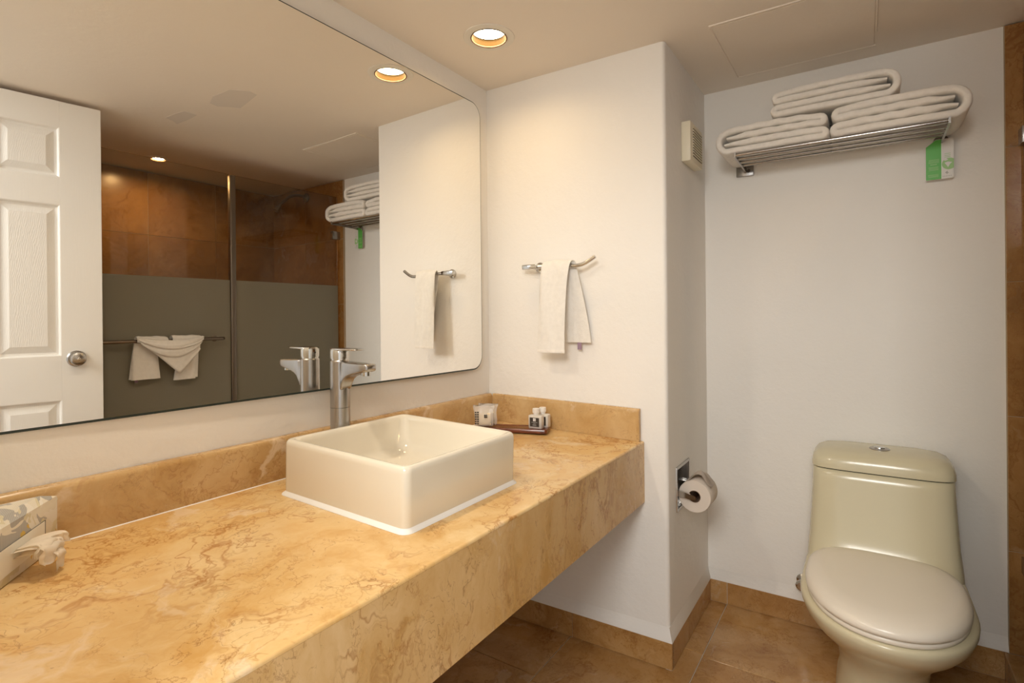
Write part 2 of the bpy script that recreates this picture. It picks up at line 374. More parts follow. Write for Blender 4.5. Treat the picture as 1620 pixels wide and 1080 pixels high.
# curb under the glass
cb = struct('floor_curb', bm_box((-1.6, -1.735, -.02), (X2-.002, -D2+.003, ZB-.009)), 'grout', smooth=False)
for x0, x1 in ((-1.6, -1.05), (-1.05, -.50), (-.50, .05), (.05, X2-.014)):
    obj('tile', bm_box((x0+.001, -D2-.002, 0), (x1-.001, -D2+.011, ZB-.012), .001, 1), 'tile_marble', cb, angle=25)
    obj('tile', bm_box((x0+.001, -1.745, ZB-.012), (x1-.001, -D2+.012, ZB), .002, 1), 'tile_marble', cb, angle=25)
YG, ZG, ZF = -1.684, 1.975, 1.393
def pane(name, label, x0, x1, parts):
    t = thing(name, label, 'glass screen', ((x0+x1)/2, YG, ZB)); ox, oz = (x0+x1)/2, ZB
    obj('glass', bm_box((x0-ox, -.004, .004), (x1-ox, .004, ZG-oz), .001, 1), 'clear_glass', t)
    obj('frosted_film', bm_box((x0-ox+.001, .0042, .005), (x1-ox-.001, .0048, ZF-oz)), 'frosted_film', t, smooth=False)
    for p in parts: p(t, ox, oz)
    return t
def clamp(z):
    def f(t, ox, oz):
        obj('wall_clamp', bm_box((.470-ox, -.014, z-.026-oz), (.526-ox, .014, z+.026-oz), .002), 'brushed_steel', t)
    return f
def post(t, ox, oz):
    obj('edge_post', bm_box((-.196-ox, -.016, .0), (-.166-ox, .016, ZG-oz-.004), .005, 3), 'bronze_post', t)
pane('shower_screen', 'fixed frosted glass shower pane beside the shelf wall, clamped to brown stone', -.168, .512, [post, clamp(1.722), clamp(.38)])
def hbar(t, ox, oz):
    zb = 1.076
    obj('pull_bar', bm_tube(catmull([(-.845-ox, .004, zb-oz), (-.845-ox, .04, zb-oz), (-.830-ox, .053, zb-oz), (-.30-ox, .053, zb-oz), (-.285-ox, .04, zb-oz), (-.285-ox, .004, zb-oz)], 5), .0085, 12), 'bronze_post', t)
    for x in (-.845, -.285): obj('bar_flange', bm_lathe([(.016, .004), (.016, .010), (.012, .012)], 20, None, (x-ox, 0, zb-oz), 'y'), 'bronze_post', t)
pane('shower_door', 'frosted glass shower door with a long bronze pull bar carrying the swagged towel', -.93, -.194, [hbar])
pane('shower_screen', 'fixed frosted glass shower pane standing behind the open white door', -1.59, -.936, [])
# shower arm
sa = thing('overhead_shower', 'chrome shower arm with small head on the brown stone wall inside the shower', 'shower head', (X2-.016, -2.03, 2.02))
obj('flange', bm_lathe([(.031, 0), (.031, -.006), (.022, -.014), (.011, -.018)], 24, None, (0, 0, 0), 'x'), 'dark_steel', sa)
obj('arm', bm_tube(catmull([(-.004, 0, 0), (-.06, 0, .004), (-.13, 0, -.015), (-.19, 0, -.07), (-.205, 0, -.09)], 6), .0105, 12), 'dark_steel', sa)
obj('spray_head', bm_tube([(-.203, 0, -.087), (-.212, 0, -.10), (-.226, 0, -.122), (-.230, 0, -.128)], [.011, .016, .021, .020], 16), 'dark_steel', sa)

# ------------------------------------------------------------------ door of the bathroom (open, seen in the mirror)
ang = math.radians(7.2); HX, HY = -1.603, -1.557; DW, DH, DT = .757, 2.070, .036
door = bpy.data.objects.new('door_1', None); COL.objects.link(door); door['kind'] = 'structure'; door.location = (HX, HY, .008); door.rotation_euler = (0, 0, ang)
cols = [(.115, .333), (.424, .642)]; rws = [(.14, .70), (.845, 1.62-.008), (1.745-.008, 1.955-.008)]
xs = [0, .115, .333, .424, .642, DW]; zs = [0, .14, .69, .855, 1.035, 1.64, 1.75, 1.96, DH-.008]
cols = [(.115, .333), (.424, .620)]; rws = [(.14, .845), (1.025, 1.640), (1.752, 1.955)]
for x0, x1, nm in ((0, .115, 'stile'), (.333, .424, 'mullion'), (.620, DW, 'stile')):
    obj(nm, bm_box((x0, -DT, 0), (x1, 0, DH-.008), .0012, 1), 'door_paint', door, angle=20)
for x0, x1 in cols:
    for z0, z1 in ((0, .14), (.845, 1.025), (1.640, 1.752), (1.955, DH-.008)):
        obj('rail', bm_box((x0-.0005, -DT, z0), (x1+.0005, 0, z1)), 'door_paint', door, smooth=False)
    for z0, z1 in rws:
        b = bmesh.new(); levels = [(-.001, 0), (.002, -.001), (.005, -.004), (.007, -.010), (.013, -.012), (.016, -.0125), (.040, -.003), (.042, -.0025)]
        rings = [[(x0+i, h, z0+i), (x1-i, h, z0+i), (x1-i, h, z1-i), (x0+i, h, z1-i)] for i, h in levels]
        bm_loft(rings, False, True, b); b.verts.ensure_lookup_table(); b.faces.new(b.verts[-4:])
        obj('panel', b, 'door_paint_grain', door, angle=8)
        obj('panel', bm_box((x0, -DT+.002, z0), (x1, -.014, z1)), 'door_paint', door, smooth=False)
kx, kz = .668, 1.012
kb = obj('door_knob', bm_lathe([(.0, 0), (.013, 0), (.0125, .020), (.016, .026), (.0255, .032), (.0275, .040), (.0255, .048), (.018, .052), (.0, .052)], 32, None, (kx, 0, kz), 'y', False), 'brushed_steel', door)
obj('rosette', bm_lathe([(.033, 0), (.033, .003), (.029, .007), (.014, .009)], 32, None, (kx, 0, kz), 'y'), 'brushed_steel', kb)
obj('lock_button', bm_lathe([(.006, .050), (.006, .055), (.004, .056)], 16, None, (kx, 0, kz), 'y'), 'chrome', kb)
cas = bm_box((XE-.012, -.692, 0), (XE+.010, -.640, .53), .003); struct('trim_4', cas, 'door_paint')

# ------------------------------------------------------------------ vanity counter (its top falls slightly to the front)
SL = .030
def zt(y): return .766 + (y+.02)*SL
YF = -.632
ct = thing('vanity_counter', 'long golden marble vanity counter with deep stone apron and low backsplash', 'counter', (-.8, -.33, .74))
def W(o, pts): return [Vector(p) - o.location for p in pts]
def cprism(poly_yz, x0, x1):
    return bm_loft([W(ct, [(x, y, z) for y, z in poly_yz]) for x in (x0, x1)])
prof = [(.0, zt(0)), (YF+.007, zt(YF+.007))]
for k in range(1, 6):
    a = math.radians(90 + 90*k/6); prof.append((YF+.006 + .006*math.cos(a), zt(YF)-.0058 + .006*math.sin(a)))
prof += [(YF, zt(YF)-.0065), (YF+.02, zt(YF)-.022), (0, zt(0)-.022)]
def xw(y): return -.005 + .0225*(-y)
b = cprism(prof, XE+.002, .0075); obj('top_slab', b, 'counter_marble', ct)
ap = [(YF, zt(YF)-.0067), (YF, .541), (YF+.003, .5385), (YF+.022, .5385), (YF+.022, zt(YF)-.0245)]
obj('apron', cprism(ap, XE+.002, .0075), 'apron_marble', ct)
sp = [(.006, .872), (-.012, .872), (-.017, .868), (-.019, .862), (-.019, zt(-.019)+.0005), (.006, zt(0)+.0005)]
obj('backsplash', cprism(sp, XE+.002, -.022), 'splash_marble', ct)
se = [[(-.001, -.0195), (-.0215, -.0195)], [(.0075, YF+.012), (-.0085, YF+.012)]]
def sep(z_top0, z_top1):
    rings = []
    for (wx, y), (fx, _), zt_ in ((*se[0], z_top0), (*se[1], z_top1)):
        zb_ = zt(y)+.0005
        rings.append(W(ct, [(wx, y, zt_), (fx+.006, y, zt_), (fx+.002, y, zt_-.003), (fx, y, zt_-.008), (fx, y, zb_), (wx, y, zb_)]))
    return bm_loft(rings)
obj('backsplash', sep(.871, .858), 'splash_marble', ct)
j1 = bm_loft([W(ct, [(x, -.0192, zt(-.02)), (x, -.0212, zt(-.0212)+.0002), (x, -.0192, zt(-.02)+.0018)]) for x in (XE+.002, -.022)])
obj('sealant', j1, 'silicone', ct)
obj('bracket', bm_box((-1.2-ct.location.x, -.60-ct.location.y, .60-.74), (-1.17-ct.location.x, .005-ct.location.y, .735-.74)), 'brushed_steel', ct)
obj('bracket', bm_box((-.45-ct.location.x, -.60-ct.location.y, .60-.74), (-.42-ct.location.x, .005-ct.location.y, .735-.74)), 'brushed_steel', ct)

# ------------------------------------------------------------------ wall mirror
mi = thing('wall_mirror', 'large frameless wall mirror with rounded corners above the marble counter', 'mirror', (-.76, -.0068, 1.49), (.0004, 0, -.0133))
MX0, MX1, MZ0, MZ1 = -1.62+.76, -.0835+.76, .9805-1.49, 1.997-1.49
obj('glass', bm_prism(rrect(MX0, MX1, MZ0, MZ1, .05, 8), 0, .003, 'y'), 'mirror_silver', mi, angle=30)
obj('backing', bm_prism(rrect(MX0-.001, MX1+.0035, MZ0-.005, MZ1+.0035, .053, 8), .0012, .0065, 'y'), 'mirror_edge', mi, angle=30)

# ------------------------------------------------------------------ vessel sink
SX0, SX1, SY0, SY1, SH = -1.008, -.612, -.512, -.113, .130
sc_ = ((SX0+SX1)/2, (SY0+SY1)/2)
sk = thing('vessel_sink', 'square cream ceramic vessel sink sitting on the marble counter', 'sink', (sc_[0], sc_[1], zt(sc_[1])), (SL, 0, 0))
hw, hd = (SX1-SX0)/2, (SY1-SY0)/2
def rr3(i, z, r): return [(x, y, z) for x, y in rrect(-hw+i, hw-i, -hd+i, hd-i, r, 6)]
rings = [rr3(.004, .001, .016), rr3(.0015, .004, .018), rr3(0, .010, .018), rr3(0, SH-.014, .018), rr3(.001, SH-.006, .018), rr3(.004, SH-.0015, .017), rr3(.008, SH, .016), rr3(.014, SH-.001, .016), rr3(.018, SH-.005, .018), rr3(.021, SH-.014, .022), rr3(.030, .055, .035), rr3(.040, .038, .045), rr3(.060, .028, .06), rr3(.11, .022, .06), rr3(.165, .019, .028)]
obj('basin', bm_loft(rings), 'porcelain', sk, angle=60)
obj('drain', bm_lathe([(.0, .021), (.022, .021), (.024, .0195), (.024, .018)], 24, None, (0, .02, 0), 'z', False), 'chrome', sk)
rings = [rr3(-.0075, .0003, .022), rr3(-.0065, .0025, .022), rr3(-.003, .005, .021), rr3(.001, .010, .018), rr3(.004, .004, .016)]
obj('sealant_bead', bm_loft(rings, False), 'silicone', sk, angle=60)

# ------------------------------------------------------------------ faucet
FX, FY = -.806, -.072; fz = zt(FY)
fa = thing('basin_faucet', 'tall chrome single-lever basin faucet behind the square sink', 'faucet', (FX, FY, fz), (0, 0, 0))
zz = lambda z: z - fz
obj('extension', bm_lathe([(.0285, .0005), (.0285, .006), (.0265, .009), (.0260, zz(.935))], 32), 'brushed_steel', fa)
body = bm_lathe([(.0262, zz(.936)), (.0258, zz(.98)), (.0258, zz(1.060)), (.0235, zz(1.063))], 36)
obj('body', body, 'brushed_steel', fa)
sp_r = []
for y, zl, zh, w in ((.0, .982, 1.0595, .0150), (-.017, .982, 1.0597, .0160), (-.0245, .985, 1.0597, .0175), (-.029, .998, 1.0595, .0190), (-.036, 1.010, 1.059, .0198), (-.048, 1.019, 1.0585, .0202), (-.068, 1.026, 1.0578, .0204), (-.095, 1.032, 1.057, .0204), (-.112, 1.035, 1.0565, .0200), (-.121, 1.037, 1.056, .0180), (-.1255, 1.041, 1.053, .0130)):
    z0, z1 = zz(zl), zz(zh); sp_r.append([(x, y, z) for x, z in rrect(-w, w, z0, z1, min(.005, (z1-z0)*.3), 3)])
obj('spout', bm_loft(sp_r), 'brushed_steel', fa, angle=50)
obj('aerator', bm_lathe([(.0125, zz(1.025)), (.0128, zz(1.036))], 24, None, (0, -.103, 0)), 'chrome', fa)
obj('cartridge_ring', bm_lathe([(.0225, zz(1.062)), (.0225, zz(1.068))], 32), 'chrome', fa)
hn = bm_lathe([(.0245, zz(1.067)), (.0250, zz(1.072)), (.0250, zz(1.090)), (.0225, zz(1.094))], 36)
ho = obj('handle', hn, 'chrome', fa)
lv = []
for y, zc, th, w in ((.020, 1.092, .006, .016), (.0, 1.0925, .006, .0245), (-.03, 1.0925, .0055, .0235), (-.06, 1.0925, .005, .0205), (-.078, 1.092, .0045, .018), (-.083, 1.092, .003, .013)):
    lv.append([(x, y, z) for x, z in rrect(-w, w, zz(zc)-th/2, zz(zc)+th/2, th*.35, 2)])
obj('lever', bm_loft(lv), 'chrome', ho, angle=50)
obj('index_dot', bm_lathe([(.0022, .0245), (.0022, .0258)], 12, None, (0, 0, zz(1.080)), 'y'), 'dark_gap', ho)

# ------------------------------------------------------------------ tissue box
tb = thing('tissue_box', 'patterned cardboard tissue box with a tissue sticking out by the backsplash', 'tissue box', (-1.52, -.12, zt(-.12)), (SL, 0, 0))
bo = tb.location
foot = [(-1.4065, -.036), (-1.580, -.229), (-1.634, -.190), (-1.620, -.036)]
f2 = [(x-bo.x, y-bo.y) for x, y in foot]
def shr(k): 
    c = (sum(p[0] for p in f2)/4, sum(p[1] for p in f2)/4); return [(c[0]+(x-c[0])*k, c[1]+(y-c[1])*k) for x, y in f2]
box = bm_loft([[(x, y, .001) for x, y in f2], [(x, y, .088) for x, y in f2]])
bmesh.ops.bevel(box, geom=box.edges[:], offset=.002, segments=2, profile=.5, affect='EDGES')
obj('carton', box, 'tissue_carton', tb, angle=30)
lid = bm_loft([[(x, y, .086) for x, y in f2], [(x, y, .093) for x, y in shr(.985)], [(x, y, .104) for x, y in shr(.80)], [(x, y, .108) for x, y in shr(.45)]])
obj('raised_top', lid, 'tissue_carton', tb, angle=30)
fd = Vector((foot[1][0]-foot[0][0], foot[1][1]-foot[0][1], 0)); fl_ = fd.length; fd.normalize(); fn = Vector((-fd.y, fd.x, 0))
if fn.y > 0: fn = -fn
p0 = Vector((foot[0][0]-bo.x, foot[0][1]-bo.y, 0))
def fp(s, z, o): return p0 + fd*s + fn*o + Vector((0, 0, z))
obj('slot', bm_loft([[fp(s, z, o) for s, z in ((.040, .026), (.20, .020), (.20, .058), (.040, .0635))] for o in (.0004, .0012)]), 'dark_gap', tb, smooth=False)
obj('slot_film', bm_loft([[fp(s, z, o) for s, z in ((.0435, .022), (.20, .014), (.20, .0585), (.0435, .0632))] for o in (.0016, .0020)]), 'white_plastic', tb, smooth=False)
def tissue(name, s0, spread, z0, z1, o1, pleat, ph, cutv, amp=.0075):
    rows_ = []
    for i in range(16):
        v = i/15; row = []
        for j in range(30):
            u = -1 + 2*j/29
            edge = 1 - cutv*abs(u)**1.5*v
            pl_ = math.sin(u*pleat+ph) + .5*math.sin(u*pleat*2.3+ph*2+v*2)
            s_ = s0 + u*(.022 + (spread-.022)*v**.8)*edge + .004*math.sin(7*v+3*u)
            out = .002 + o1*math.sin(min(1, v*1.25)*math.pi*.62) + amp*pl_*v**.6
            z = z0 + (z1-z0)*v**1.3 + .014*math.sin(math.pi*v*.9) + .0022*v*math.sin(u*9+ph)
            row.append(fp(s_, max(.004, z), max(.0022, out)))
        rows_.append(row)
    b = bm_loft(rows_, False, False); bmesh.ops.solidify(b, geom=b.faces[:], thickness=.0008)
    return obj(name, b, 'tissue_paper', tb, angle=180)
tissue('tissue', .104, .050, .048, .030, .042, 6.0, .4, .20, .0065)
tissue('tissue', .112, .046, .046, .020, .050, 4.0, 1.9, .45, .006)
tissue('tissue_corner', .108, .026, .036, .003, .056, 2.2, .8, .75, .003)

# ------------------------------------------------------------------ tray with bottles and soaps
ta = math.atan2(.94, -.35)
tc = Vector((-.086, -.312, 0)) + Vector((-.35, .94, 0)).normalized()*.134
ty = thing('wooden_tray', 'dark reddish wooden amenity tray in the counter corner', 'tray', (tc.x, tc.y, zt(tc.y)+.0006), (SL*.9, 0, ta))
rings = [[(x, y, z) for x, y in rrect(-.134+i, .134-i, -.044+i, .044-i, .008, 4)] for i, z in ((.002, 0), (0, .002), (0, .013), (.0015, .015), (.006, .0155), (.008, .0145), (.010, .0135))]
obj('board', bm_loft(rings), 'tray_wood', ty, angle=40)
tray_top = zt(tc.y) + .0006 + .0145
def onto_tray(y): return zt(tc.y)+.0006 + .0140 + (y-tc.y)*SL*.9
def bottle(label, loc, rz):
    b = thing('toiletry_bottle', label, 'bottle', loc, (SL*.9, 0, rz), 'toiletry bottles on the wooden tray')
    w, dp = .0265, .014
    rg = [[(x, y, z) for x, y in rrect(-w+i, w-i, -dp+i, dp-i, max(.006-i*.4, .003), 4)] for i, z in ((.002, 0), (0, .003), (0, .044), (.001, .0465), (.004, .048), (.010, .0485))]
    bo_ = obj('body', bm_loft(rg), 'bottle_clear', b, angle=50)
    obj('cap', bm_lathe([(.0095, .0485), (.0095, .0555), (.0128, .056), (.0128, .070), (.0115, .0715)], 24), 'bottle_cap', b)
    lb = obj('label', bm_box((-.0185, -dp-.0007, .008), (.0185, -dp-.0001, .040)), 'label_dark', b, smooth=False)
    for x in (-.0052, .0004):
        for z in (.0275, .0332): obj('print', bm_box((x, -dp-.0011, z), (x+.0048, -dp-.0006, z+.0049)), 'print_white', lb, smooth=False)
    for z, ww in ((.0225, .012), (.0196, .005), (.0145, .007), (.0118, .0075)):
        obj('print', bm_box((-ww, -dp-.0010, z), (ww, -dp-.0006, z+.0013)), 'print_grey', lb, smooth=False)
    return b
bottle('square bottle with dark label at the front of the wooden tray', (-.098, -.268, onto_tray(-.268)), math.radians(-86))
bottle('square bottle mostly hidden behind the front bottle on the tray', (-.064, -.276, onto_tray(-.276)), math.radians(-86))
def pouch(label, loc, rz, printed):
    p = thing('soap_packet', label, 'soap packet', loc, (SL*.9, 0, rz), 'wrapped soaps on the wooden tray')
    obj('soap_bar', bm_box((-.024, -.008, .004), (.027, .008, .050), .004, 3), 'soap', p)
    w = bmesh.new(); rg = []
    for z, ww, dd in ((.0, .030, .003), (.004, .033, .010), (.02, .034, .013), (.045, .034, .012), (.056, .036, .006), (.064, .038, .0015), (.071, .040, .0012), (.076, .039, .001)):
        ring = []
        for k in range(28):
            a = 2*math.pi*k/28; cr = 1 + .06*math.sin(7*a + z*160)
            ring.append((ww*math.cos(a)*(1 + .04*math.sin(3*a+z*90)), dd*math.sin(a)*cr + .003*math.sin(9*math.cos(a)*3 + z*60)*(z > .04), z + (.003*math.sin(4*a+1) if z > .06 else 0)))
        rg.append(ring)
    obj('wrapper', bm_loft(rg), 'clear_wrap', p, angle=180)
    if printed:
        for x in (-.0315, -.0235):
            for i in range(6):
                obj('print', bm_box((x, -.0146, .010+i*.0082), (x+.0058, -.0138, .0148+i*.0082)), 'print_black', p, smooth=False)
        for x in (.002, .0078):
            for z in (.034, .040): obj('print', bm_box((x, -.0150, z), (x+.005, -.0142, z+.005)), 'print_black', p, smooth=False)
    return p
pouch('clear soap packet printed with black squares behind the sink rim', (-.186, -.098, onto_tray(-.098)), math.radians(-58), True)
pouch('plain crinkled soap packet behind the packet with black squares', (-.150, -.092, onto_tray(-.092)), math.radians(-75), False)

# ------------------------------------------------------------------ hand towel bar and towel on the right wall
def wallx(y): return -.005 + .0225*(-y)
tr = thing('towel_bar', 'short chrome towel bar with upturned end beside the mirror', 'towel bar', (wallx(-.22), -.22, 1.362))
to = tr.location
pl = lambda pts: [Vector(p)-to for p in pts]
obj('wall_mount', bm_lathe([(.019, -.0005), (.019, -.005), (.011, -.008), (.0095, -.042)], 24, None, tuple(Vector((wallx(-.235), -.235, 1.362))-to), 'x'), 'chrome', tr)
mb = bm_box((-.058, -.030, -.0085), (-.036, .034, .0085), .003)
obj('bar_block', mb, 'chrome', tr)
obj('bar', bm_tube(catmull(pl([(-.045, -.245, 1.362), (-.046, -.30, 1.361), (-.048, -.36, 1.359), (-.048, -.405, 1.356), (-.048, -.432, 1.359), (-.046, -.455, 1.369), (-.044, -.480, 1.384)]), 6), .0068, 14), 'chrome', tr)
ht = thing('hand_towel', 'white hand towel hanging over the chrome bar beside the mirror', 'towel', (-.05, -.33, 1.06))
hl = ht.location
def strip_mesh(cent, th, nu=10):
    # cent: list of (point_left, point_right) along the length; returns solid ribbon
    b = bmesh.new(); top, bot = [], []
    L = len(cent)
    for i, (a, c) in enumerate(cent):
        a, c = Vector(a), Vector(c)
        i0, i1 = max(i-1, 0), min(i+1, L-1)
        tan = ((Vector(cent[i1][0])+Vector(cent[i1][1])) - (Vector(cent[i0][0])+Vector(cent[i0][1]))).normalized()
        n = tan.cross((c-a).normalized()).normalized()
        rt_, rb_ = [], []
        for k in range(nu+1):
            s = k/nu; e = th*.5*(1-(2*s-1)**8*.75); w = .0016*math.sin(s*9+i*.23)+.0010*math.sin(s*21+i*.11)
            p = a.lerp(c, s)
            rt_.append(p + n*(e+w)); rb_.append(p - n*(e-w))
        top.append(rt_); bot.append(rb_)
    rings = [t + list(reversed(bb)) for t, bb in zip(top, bot)]
    return bm_loft(rings, True, True, b)
ctr = [(-.086, -.268, -.378, 1.046), (-.084, -.270, -.379, 1.12), (-.080, -.272, -.381, 1.20), (-.074, -.274, -.384, 1.29), (-.067, -.276, -.388, 1.345), (-.059, -.278, -.391, 1.368), (-.049, -.281, -.395, 1.3745), (-.037, -.285, -.400, 1.367), (-.030, -.292, -.405, 1.335), (-.024, -.315, -.424, 1.25), (-.018, -.335, -.440, 1.16), (-.016, -.348, -.450, 1.082)]
sm = catmull([(x, (a+c)/2, z) for x, a, c, z in ctr], 5); sw = catmull([(a, c, 0) for x, a, c, z in ctr], 5)
cent = [((p.x-hl.x, w.x-hl.y, p.z-hl.z), (p.x-hl.x, w.y-hl.y, p.z-hl.z)) for p, w in zip(sm, sw)]
obj('cloth', strip_mesh(cent, .011, 12), 'towel_cotton', ht, angle=60)
obj('hem', strip_mesh([((c0[0]-.0002, c0[1]+.0005, c0[2]+.002), (c1[0]-.0002, c1[1]-.0005, c1[2]+.002)) for c0, c1 in cent[:2]], .0135, 12), 'towel_white', ht, angle=60)
obj('care_tag', bm_box((-.018-hl.x, -.412-hl.y, 1.056-hl.z), (-.0165-hl.x, -.396-hl.y, 1.084-hl.z)), 'label_purple', ht, smooth=False)

# ------------------------------------------------------------------ vent box on the return wall
vx0, vx1, vz0, vz1, vy = .197, .362, 1.732, 1.876, -.746
ve = thing('wall_vent', 'cream slatted vent box high on the pillar beside the towel shelf', 'vent', ((vx0+vx1)/2, -D1, vz0))
vo = ve.location
obj('housing', bm_box((vx0-vo.x, vy-vo.y, 0), (vx1-vo.x, -.0005, vz1-vz0), .004), 'cream_plastic', ve)
obj('recess', bm_box((vx0+.032-vo.x, vy-.0008-vo.y, .022), (vx1-.010-vo.x, vy+.004-vo.y, .128)), 'vent_dark', ve, smooth=False)
for i in range(11):
    z = .025 + i*.0098
    obj('slat', bm_box((vx0+.030-vo.x, vy-.0035-vo.y, z), (vx1-.009-vo.x, vy+.002-vo.y, z+.0048), .0008, 1), 'cream_plastic', ve)

# ------------------------------------------------------------------ toilet paper niche and roll
ph = thing('paper_holder', 'recessed chrome toilet paper holder in the side of the pillar', 'paper holder', (.179, -D1, .570))
fr = bm_loft([[(x, y, z) for x, z in rrect(-.082+i, .082-i, -.078+i, .078-i, .004, 3)] for i, y in ((0, -.0003), (.001, -.004), (.010, -.004), (.012, 0), (.0125, .055))], False)
obj('frame', fr, 'brushed_steel', ph, angle=30)
obj('niche_back', bm_box((-.070, .053, -.066), (.070, .058, .066)), 'dark_steel', ph, smooth=False)
RX, RY, RZ = .179, -.766, .548
for x in (-.062, .062):
    obj('arm', bm_loft([[(x-.005, y, z-h), (x+.005, y, z-h), (x+.005, y, z+h), (x-.005, y, z+h)] for y, z, h in ((.045, -.012, .010), (-.02, -.016, .010), (-.052, RZ-.57, .0085), (-.062, RZ-.57, .006))]), 'chrome', ph)
obj('spindle', bm_lathe([(.008, -.060), (.008, .060)], 16, None, (0, RY+D1, RZ-.57), 'x'), 'chrome', ph)
pr = thing('toilet_paper_roll', 'toilet paper roll with torn edge on the recessed holder', 'paper roll', (RX, RY, RZ))
obj('paper', bm_lathe([(.021, -.049), (.054, -.050), (.0555, -.048), (.0555, .048), (.054, .050), (.021, .049), (.021, -.049)], 48, None, (0, 0, 0), 'x', False), 'toilet_paper', pr, angle=40)
obj('core', bm_lathe([(.0205, -.0492), (.0205, .0492), (.0195, .0492), (.0195, -.0492), (.0205, -.0492)], 32, None, (0, 0, 0), 'x', False), 'paper_core', pr, angle=40)
fp_ = []
for i in range(13):
    t = i/12; row = []; a = math.radians(112 - 78*t)
    for j in range(18):
        u = j/17; x = -.047 + .090*u
        lift = .0003 + .030*math.sin(math.pi*min(1, t*1.15))**2*(.55+.45*math.sin(u*5.2+.4)) + .004*t*math.sin(23*u+7*t) + .012*t*t*(1-u)
        r = .0557 + max(.0002, lift)
        row.append((x + .004*t*math.sin(5*u+3*t), -r*math.cos(a), r*math.sin(a)))
    fp_.append(row)
b = bm_loft(fp_, False, False); bmesh.ops.solidify(b, geom=b.faces[:], thickness=.0012); obj('torn_flap', b, 'toilet_paper', pr, angle=180)

# ------------------------------------------------------------------ towel shelf, towels, hang tag
sh = thing('towel_shelf', 'chrome railed towel shelf high on the wall above the toilet', 'shelf', (X2, -1.178, 1.748))
so = sh.location; L_ = lambda *p: Vector(p)-so
YL, YR, XF, ZS = -.872, -1.481, .322, 1.757
for x, z, r in ((XF, ZS, .0065), (XF+.048, ZS-.002, .0055), (XF+.096, ZS-.003, .0055), (XF+.144, ZS-.003, .0055)):
    obj('rail', bm_tube([L_(x, YL, z), L_(x, YR, z)], r, 12), 'rail_steel', sh)
for y in (YL, YR):
    br = bm_loft([[L_(x, y-.003, z-h), L_(x, y+.003, z-h), L_(x, y+.003, z+h), L_(x, y-.003, z+h)] for x, z, h in ((XF-.008, ZS, .009), (XF+.02, ZS-.001, .009), (XF+.16, ZS-.005, .008), (X2-.001, ZS-.010, .009))])
    obj('bracket', br, 'brushed_steel', sh)
obj('mount_plate', bm_box(tuple(L_(X2-.008, YL-.028, ZS-.030)), tuple(L_(X2-.0003, YL+.036, ZS+.012)), .002), 'dark_steel', sh)
obj('mount_screw', bm_lathe([(.006, -.0105), (.007, -.007)], 16, None, tuple(L_(X2, YL-.010, ZS-.010)), 'x'), 'vent_dark', sh)
obj('mount_plate', bm_lathe([(.022, -.0005), (.022, -.006), (.015, -.012)], 28, None, tuple(L_(X2, YR, ZS-.008)), 'x'), 'dark_steel', sh)
def folded(label, yc_, zbase, half, t, xf, xb, flip, sag=0.0):
    o = thing('folded_towel', label, 'towel', ((xf+xb)/2, yc_, zbase), (0, 0, 0), 'folded bath towels on the chrome shelf')
    R_ = 2*t; zl = [t*.5 + k*t for k in range(4)]
    pts = []
    def arc(cy, cz, r, a0, a1, n, sy=1.0):
        for k in range(n+1):
            a = math.radians(a0+(a1-a0)*k/n); pts.append((cy + sy*r*math.cos(a), cz + r*math.sin(a)))
    he = half - R_
    def line(y0, y1, z, n=9):
        for k in range(1, n): pts.append((y0+(y1-y0)*k/n, z + .0016*math.sin(3.1*k+z*300)))
    pts.append((-he-.014, zl[1])); line(-he-.014, half-t*.55, zl[1])
    arc(half-t*.55, (zl[0]+zl[1])/2, t/2, 90, -90, 6)
    line(half-t*.55, -he, zl[0]); arc(-he, (zl[0]+zl[3])/2, 1.5*t, -90, -270, 12, 1.0)
    line(-he, half-t*.75, zl[3]); arc(half-t*.75, (zl[3]+zl[2])/2, t/2, 90, -90, 6)
    line(half-t*.75, -he-.006, zl[2]); pts.append((-he-.006, zl[2]))
    def shape(y, z):
        u = y/half; crown = .010*(1-u*u)*(z/(4*t)) ; zz_ = z*(1 - .12*max(0, -u)**2*(z > 2*t)*0) + crown - sag*max(0, abs(u)-.72)*.25
        return Vector((0, y*flip, zz_))
    P = [shape(*p) for p in pts]; n = len(P); rings = []; D = xb-xf
    for x, k in ((0, .50), (.0025, .74), (.007, .90), (.014, .99), (D*.35, 1.0), (D*.7, 1.0), (D-.01, .95), (D, .6)):
        up_, dn = [], []
        for i, p in enumerate(P):
            tan = (P[min(i+1, n-1)]-P[max(i-1, 0)]).normalized(); nr = Vector((0, -tan.z, tan.y))
            w = t*.53*k*min(1, .35+.35*min(i, n-1-i)); off = Vector((x - D/2 + .0025*math.sin(i*.35)+.0015*math.sin(i*1.3), 0, 0))
            up_.append(p+nr*w+off); dn.append(p-nr*w+off)
        rings.append(up_+list(reversed(dn)))
    b = bmesh.new(); vs_ = [[b.verts.new(p) for p in r] for r in rings]; m = 2*n
    for a, c in zip(vs_[:-1], vs_[1:]):
        for i in range(m): b.faces.new((a[i], a[(i+1) % m], c[(i+1) % m], c[i]))
    for e in (vs_[0], vs_[-1]):
        for i in range(n-1): b.faces.new((e[i], e[i+1], e[m-2-i], e[m-1-i]))
    obj('terry_cloth', b, 'towel_white', o, angle=75)
    return o
TT = .0225
folded('folded white bath towel at the pillar end of the chrome shelf', -.982, ZS+.0068, .177, TT, .312, .535, -1, .03)
folded('folded white bath towel at the hang-tag end of the chrome shelf', -1.358, ZS+.0068, .178, TT+.0015, .312, .535, 1, .03)
folded('folded white bath towel lying on top of the other two', -1.182, ZS+.0068+4*TT+.014, .183, TT-.001, .318, .535, 1)
for o in [x for x in COL.objects if x.name.startswith('folded_towel')]: pass
hg = thing('hang_tag', 'green and white printed card hanging from the shelf bracket', 'hang tag', (X2-.0235, -1.476, 1.694), (0, 0, 0))
